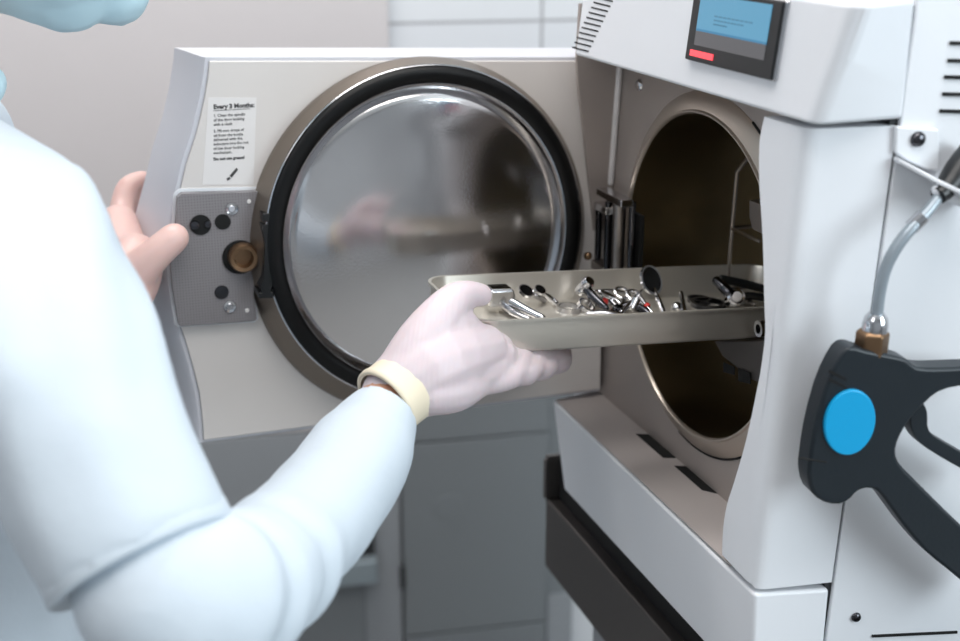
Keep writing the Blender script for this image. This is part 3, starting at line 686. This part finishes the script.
# base cabinet right
x0 = xe + .004; x1 = on_w(548, 500, .02).x
basec = thing('base_cabinet', WMX @ V(((x0 + x1) / 2, -.02, 0)), A12, 'plain grey cabinet door on the far wall below the raised hand', 'cabinet')
zc = on_w(480, 438, .02).z; zd = on_w(480, 629, .02).z
bm = BM(); wbox(bm, x0, x1 + .05, 0, on_w(480, 395, .02).z, -.012, 0); wobj('carcass', bm, CABG, basec)
bm = BM(); wbox(bm, x0 + .002, x1, zc + .002, on_w(480, 396, .02).z, -.02, -.012); wobj('upper_rail', bm, CABG, basec, bevel=.0015)
bm = BM(); wbox(bm, x0 + .002, x1, zd + .002, zc - .002, -.02, -.012); cd = wobj('cabinet_door', bm, CABG, basec, bevel=.0015)
bm = BM(); wbox(bm, x0 + .002, x1, .1, zd - .002, -.02, -.012); wobj('plinth_panel', bm, CABG, basec, bevel=.0015)
bm = BM(); wbox(bm, x1 + .004, x1 + .05, .1, zd + .05, -.016, -.012); wobj('filler_strip', bm, CABD, basec)
p = on_w(402, 577, .02); bm = BM(); wbox(bm, p.x - .004, p.x + .005, p.z - .02, p.z + .022, -.026, -.019); wobj('hinge', bm, GAPM, cd, bevel=.001)
p = on_w(450, 507, .02); bm = BM(); lathe(bm, V((p.x, -.02, p.z)), V((0, -1, 0)), [(0, .024), (.0008, .0235), (.0008, 0)], 32); wobj('cover_cap', bm, CABG, cd, smooth='angle')

# ------------------------------------------------------------------ person
def W(u, v, d): return cam_pt(u, v, d)
person = thing('person', (-.42, .86, 0), 0, 'person in a white coat and latex gloves sliding the tray into the autoclave', 'person')
def pobj(name, bm, m, **k): return obj(name, bm, m, person, **k)
FW = V((.89, .46, 0)).normalized(); LF = V((-.46, .89, 0)).normalized()   # facing, and their left
SR = W(-10, 248, .75); EL = W(158, 590, .65); WR = W(384, 404, .872)
NK = SR + LF * .17 + V((0, 0, .05)) - FW * .035; SL = SR + LF * .34
CHN = W(92, -14, .90)
HD = CHN + V((0, 0, .105)) - FW * .075
pel = SR + LF * .17 - FW * .06; pel.z = .88
WL = W(120, 300, 1.05); EL2 = SL + V((-.03, .03, -.24)) 
# body: one continuous skin-coloured figure
bm = BM()
ball(bm, HD, .095, 24, (.95, .85, 1.15), Matrix.Rotation(math.atan2(FW.y, FW.x), 4, 'Z') @ Matrix.Rotation(.5, 4, 'Y'))
tube(bm, [HD - FW * .03 - V((0, 0, .05)), NK], [.052, .056], 16)
tube(bm, [HD + V((0, 0, -.04)) + FW * .02, CHN - FW * .03 + V((0, 0, .012))], [.055, .024], 14)
ball(bm, HD + FW * .098 - V((0, 0, .02)), .014, 10)
for s in (1, -1): ball(bm, HD + LF * .082 * s - FW * .01 - V((0, 0, .01)), .022, 10, (.5, 1, 1.3)); ball(bm, HD + LF * .033 * s + FW * .080 + V((0, 0, .015)), .012, 10)
tube(bm, [NK - V((0, 0, .06)), (NK + pel) / 2, pel], [.062, .082, .095], 20)
tube(bm, [SR, NK - V((0, 0, .07)), SL], [.045, .055, .045], 14)
tube(bm, [SR, EL], [.045, .030], 14); tube(bm, [W(u, v, d) for u, v, d in ((158, 590, .655), (205, 597, .665), (250, 580, .70), (292, 548, .742), (340, 495, .80), (366, 452, .848), (379, 420, .868), (392, 397, .879))], [.030, .028, .028, .027, .025, .023, .0215, .0212], 14, k=2)
tube(bm, [SL, EL2], [.045, .035], 14); tube(bm, [EL2, WL], [.032, .022], 14)
for s in (1, -1):
    hp = pel + LF * .08 * s; kn = V((hp.x + .02, hp.y, .48)); an = V((hp.x, hp.y, .09))
    tube(bm, [hp, kn, an], [.07, .05, .036], 14); tube(bm, [an - V((0, 0, .03)) - FW * .03, an - V((0, 0, .05)) + FW * .13], [.035, .03], 12)
remesh(pobj('body', bm, SKIN), .007, 4)
# trousers and shoes (below the frame)
bm = BM()
for s in (1, -1):
    hp = pel + LF * .08 * s; kn = V((hp.x + .02, hp.y, .48)); an = V((hp.x, hp.y, .12))
    tube(bm, [hp, kn, an], [.10, .075, .065], 16)
remesh(pobj('trousers', bm, TROUS), .01, 4)
bm = BM()
for s in (1, -1):
    an = V((pel.x, pel.y, 0)) + LF * .08 * s
    tube(bm, [an + V((0, 0, .045)) - FW * .04, an + V((0, 0, .042)) + FW * .14], [.042, .038], 14)
remesh(pobj('shoes', bm, WHITE), .008, 3)
# coat: torso, shoulders and wide short sleeves
bm = BM()
ch = NK - V((0, 0, .12)) - FW * .005
tube(bm, [NK + V((0, 0, .012)), NK - V((0, 0, .03)), ch, (ch + pel) / 2, pel, V((pel.x, pel.y, .62))], [.066, .085, .135, .145, .155, .175], 24, k=3, ref=FW, flat=.82)
tube(bm, [SR, SR.lerp(NK, .5) - V((0, 0, .012)), NK - V((0, 0, .03)), SL.lerp(NK, .5) - V((0, 0, .012)), SL], [.068, .062, .066, .062, .066], 18, k=2)
hem = W(143, 561, .655)
tube(bm, [SR, W(30, 330, .70), W(80, 430, .67), hem], [.069, .063, .0555, .0500], 48, k=10, round_caps=False, mod=lambda s, a: 1 + (1 - s * s) * (.045 * math.sin(3 * a + 5 * s + 1) + .045 * math.sin(7 * a - 9 * s)) + .012 * math.sin(17 * s + 2 * math.sin(a)))
tube(bm, [SL, SL.lerp(EL2, .7)], [.066, .055], 18)
# soft folds
coat = remesh(pobj('coat', bm, COAT), .005, 6, .5, (.12, .010))
# hem band around the short sleeve
bm = BM(); ax = (hem - W(80, 430, .67)).normalized()
lathe(bm, hem, ax, [(-.012, .0480), (-.011, .0500), (.001, .0502), (.002, .0492), (.0, .035)], 48); pobj('sleeve_hem', bm, COAT, smooth=True)
# long right sleeve under it
bm = BM()
sl = [(145, 555, .66, .040), (165, 590, .65, .044), (205, 597, .655, .043), (250, 580, .69, .0385), (288, 546, .735, .0355), (336, 492, .80, .0350), (362, 452, .842, .0335), (375, 427, .858, .0285), (385, 411, .868, .0240)]
def sleeve_folds(s, a):
    g = math.exp(-((s - .37) / .16) ** 2)
    ph = s * 58 + 1.8 * math.sin(a + .6) + .5 * math.sin(2 * a)
    return 1 + g * .13 * (math.sin(ph) * .7 + .3 * math.sin(ph * 1.7 + 1)) * (.7 + .3 * math.sin(a + 1)) + .012 * math.sin(3 * a + 8 * s)
tube(bm, [W(u, v, d) for u, v, d, r in sl], [r for u, v, d, r in sl], 64, k=12, round_caps=False, mod=sleeve_folds)
remesh(pobj('right_sleeve', bm, COAT), .0026, 3, .5, (.06, .003))
# left sleeve, hidden behind the shoulder
bm = BM(); tube(bm, [EL2 + V((0, 0, .05)), EL2, EL2.lerp(WL, .55), WL - (WL - EL2) * .12], [.05, .05, .042, .034], 18, k=3); remesh(pobj('left_sleeve', bm, COAT), .005, 4)
# collar
bm = BM(); tube(bm, [NK + V((0, 0, .022)) + FW * .064 * math.cos(a) + LF * .068 * math.sin(a) for a in [i * .45 for i in range(15)]], .014, 10); remesh(pobj('collar', bm, MASKM), .004, 4)
# mask and cap
bm = BM()
RZ = Matrix.Rotation(math.atan2(FW.y, FW.x), 4, 'Z') @ Matrix.Rotation(.45, 4, 'Y')
ball(bm, HD + FW * .035 - V((0, 0, .055)), .078, 24, (1.02, .86, .86), RZ)
tube(bm, [HD + FW * .04 - V((0, 0, .045)), CHN + V((0, 0, -.003)) + FW * .016], [.058, .025], 14)
tube(bm, [HD - V((0, 0, .06)), CHN - FW * .02 + V((0, 0, .002))], [.056, .034], 14)
remesh(pobj('face_mask', bm, MASKM), .004, 4, .5, (.03, .004))
bm = BM(); ball(bm, HD - FW * .01 + V((0, 0, .035)), .108, 28, (1.0, .9, .98), RZ); remesh(pobj('surgical_cap', bm, MASKM), .005, 3, .5, (.03, .006))
# right glove
bm = BM()
wr = W(396, 394, .882)
def chain(pts, rad, k=3, **kw): tube(bm, [W(*p) for p in pts], rad, 14, k=k, **kw)
chain([(391, 395, .880), (400, 390, .884), (415, 384, .89)], [.021, .0225, .025])
mcp = [(495, 346, .945), (497, 357, .935), (490, 369, .925), (478, 381, .915)]
base_ = [(425, 350, .90), (425, 366, .895), (428, 380, .89), (430, 390, .885)]
rad_m = [.0165, .0175, .0165, .0145]
for a, b2, r in zip(base_, mcp, rad_m): chain([a, ((a[0] + b2[0]) / 2, (a[1] + b2[1]) / 2, (a[2] + b2[2]) / 2 - .002), b2], [.018, .019, r * .85])
chain([(400, 385, .885), (440, 360, .895), (480, 350, .925)], [.024, .028, .020])
# fingers: knuckle, middle joint, end joint, tip, curling up under the tray
fing = [[(495, 348, .945), (554, 362, .985), (560, 354, 1.000), (560, 348, 1.010)],
        [(497, 359, .935), (541, 368, .968), (549, 356, .984), (550, 350, .995)],
        [(490, 371, .925), (526, 373, .948), (535, 358, .966), (537, 352, .978)],
        [(478, 382, .915), (510, 377, .931), (520, 360, .948), (524, 354, .958)]]
for f, r in zip(fing, (.0098, .0098, .0094, .0088)): chain(f, [r * 1.15, r * 1.04, r * .95, r * .82])
# thumb over the rim
chain([(402, 378, .885), (424, 340, .888), (449, 305, .895), (465, 295, .908), (481, 295, .922)], [.020, .0185, .0135, .0105, .0085])
chain([(430, 350, .892), (452, 324, .90), (472, 335, .925)], [.018, .0150, .011])
glove = remesh(pobj('right_glove', bm, GLOVE), .002, 5)
# glove cuff bead and band
bm = BM(); ax = (W(411, 381, .888) - W(378, 408, .870)).normalized(); cc = W(391, 398, .878)
lathe(bm, cc, ax, [(-.006, .0225), (-.0068, .0240), (-.006, .0258), (-.003, .0262), (.001, .0252), (.012, .0256), (.014, .0235)], 40); pobj('right_cuff', bm, CUFFM, smooth=True)
# left glove on the door edge
bm = BM()
chain([(118, 305, 1.05), (128, 280, 1.06), (135, 262, 1.068)], [.024, .026, .024])
chain([(128, 278, 1.065), (120, 245, 1.095), (118, 225, 1.11)], [.026, .022, .018])
for f, r in (([(122, 240, 1.115), (122, 210, 1.14), (128, 188, 1.15), (142, 180, 1.155)], .0105), ([(125, 248, 1.12), (123, 222, 1.15), (135, 200, 1.16), (150, 196, 1.165)], .0105), ([(130, 255, 1.125), (130, 235, 1.155), (145, 220, 1.165), (160, 215, 1.17)], .010), ([(132, 265, 1.12), (138, 250, 1.155), (152, 238, 1.165), (165, 235, 1.17)], .009)):
    chain(f, [r * 1.2, r * 1.05, r, r * .85])
chain([(126, 288, 1.055), (143, 267, 1.048), (158, 252, 1.045), (174, 238, 1.047)], [.019, .0155, .0135, .0125])
remesh(pobj('left_glove', bm, GLSKIN), .0024, 6)

# ------------------------------------------------------------------ light
def area(name, loc, target, size, power, col, sy=None):
    l = bpy.data.lights.new(name, 'AREA'); l.energy = power; l.color = col; l.size = size
    if sy: l.shape = 'RECTANGLE'; l.size_y = sy
    o = bpy.data.objects.new(name, l); COL.objects.link(o); o.location = loc
    o.rotation_euler = (V(target) - V(loc)).to_track_quat('-Z', 'Y').to_euler(); return o
area('window_light', (2.3, -.7, 1.9), (.1, .95, 1.1), 1.4, 50, (.83, .94, 1.0), 1.4)
area('ceiling_lamp', (.1, .3, 2.65), (.1, .6, 0), 1.2, 20, (1.0, .97, .94), 1.2)
area('fill_light_left', (-1.3, -.6, 2.5), (.0, .9, 1.1), 1.0, 9, (.97, .98, 1.0), 1.0)  # added fill from the left for the shaded autoclave front, not a fixture
area('wall_fill_light', (-.5, 1.35, 2.62), (-.5, 2.0, 1.2), .9, 16, (1.0, .97, .95), .5)  # unseen light added only to brighten the back wall
w = bpy.data.worlds.new('room_air'); bpy.context.scene.world = w; w.use_nodes = True
w.node_tree.nodes['Background'].inputs[0].default_value = (.85, .92, 1, 1); w.node_tree.nodes['Background'].inputs[1].default_value = .3

# ------------------------------------------------------------------ camera
cam = bpy.data.cameras.new('camera'); co = bpy.data.objects.new('camera', cam); COL.objects.link(co)
cam.sensor_width = 36; cam.lens = FPX * 36 / 960; co.location = CAM; co.rotation_euler = (math.radians(90) - PITCH, 0, 0)
cam.clip_start = .02
cam.dof.use_dof = True; cam.dof.focus_distance = .95; cam.dof.aperture_fstop = 5.0
sc = bpy.context.scene; sc.camera = co
sc.view_settings.view_transform = 'Standard'; sc.view_settings.look = 'None'; sc.view_settings.gamma = 1; sc.view_settings.use_curve_mapping = False
sc.view_settings.exposure = .13
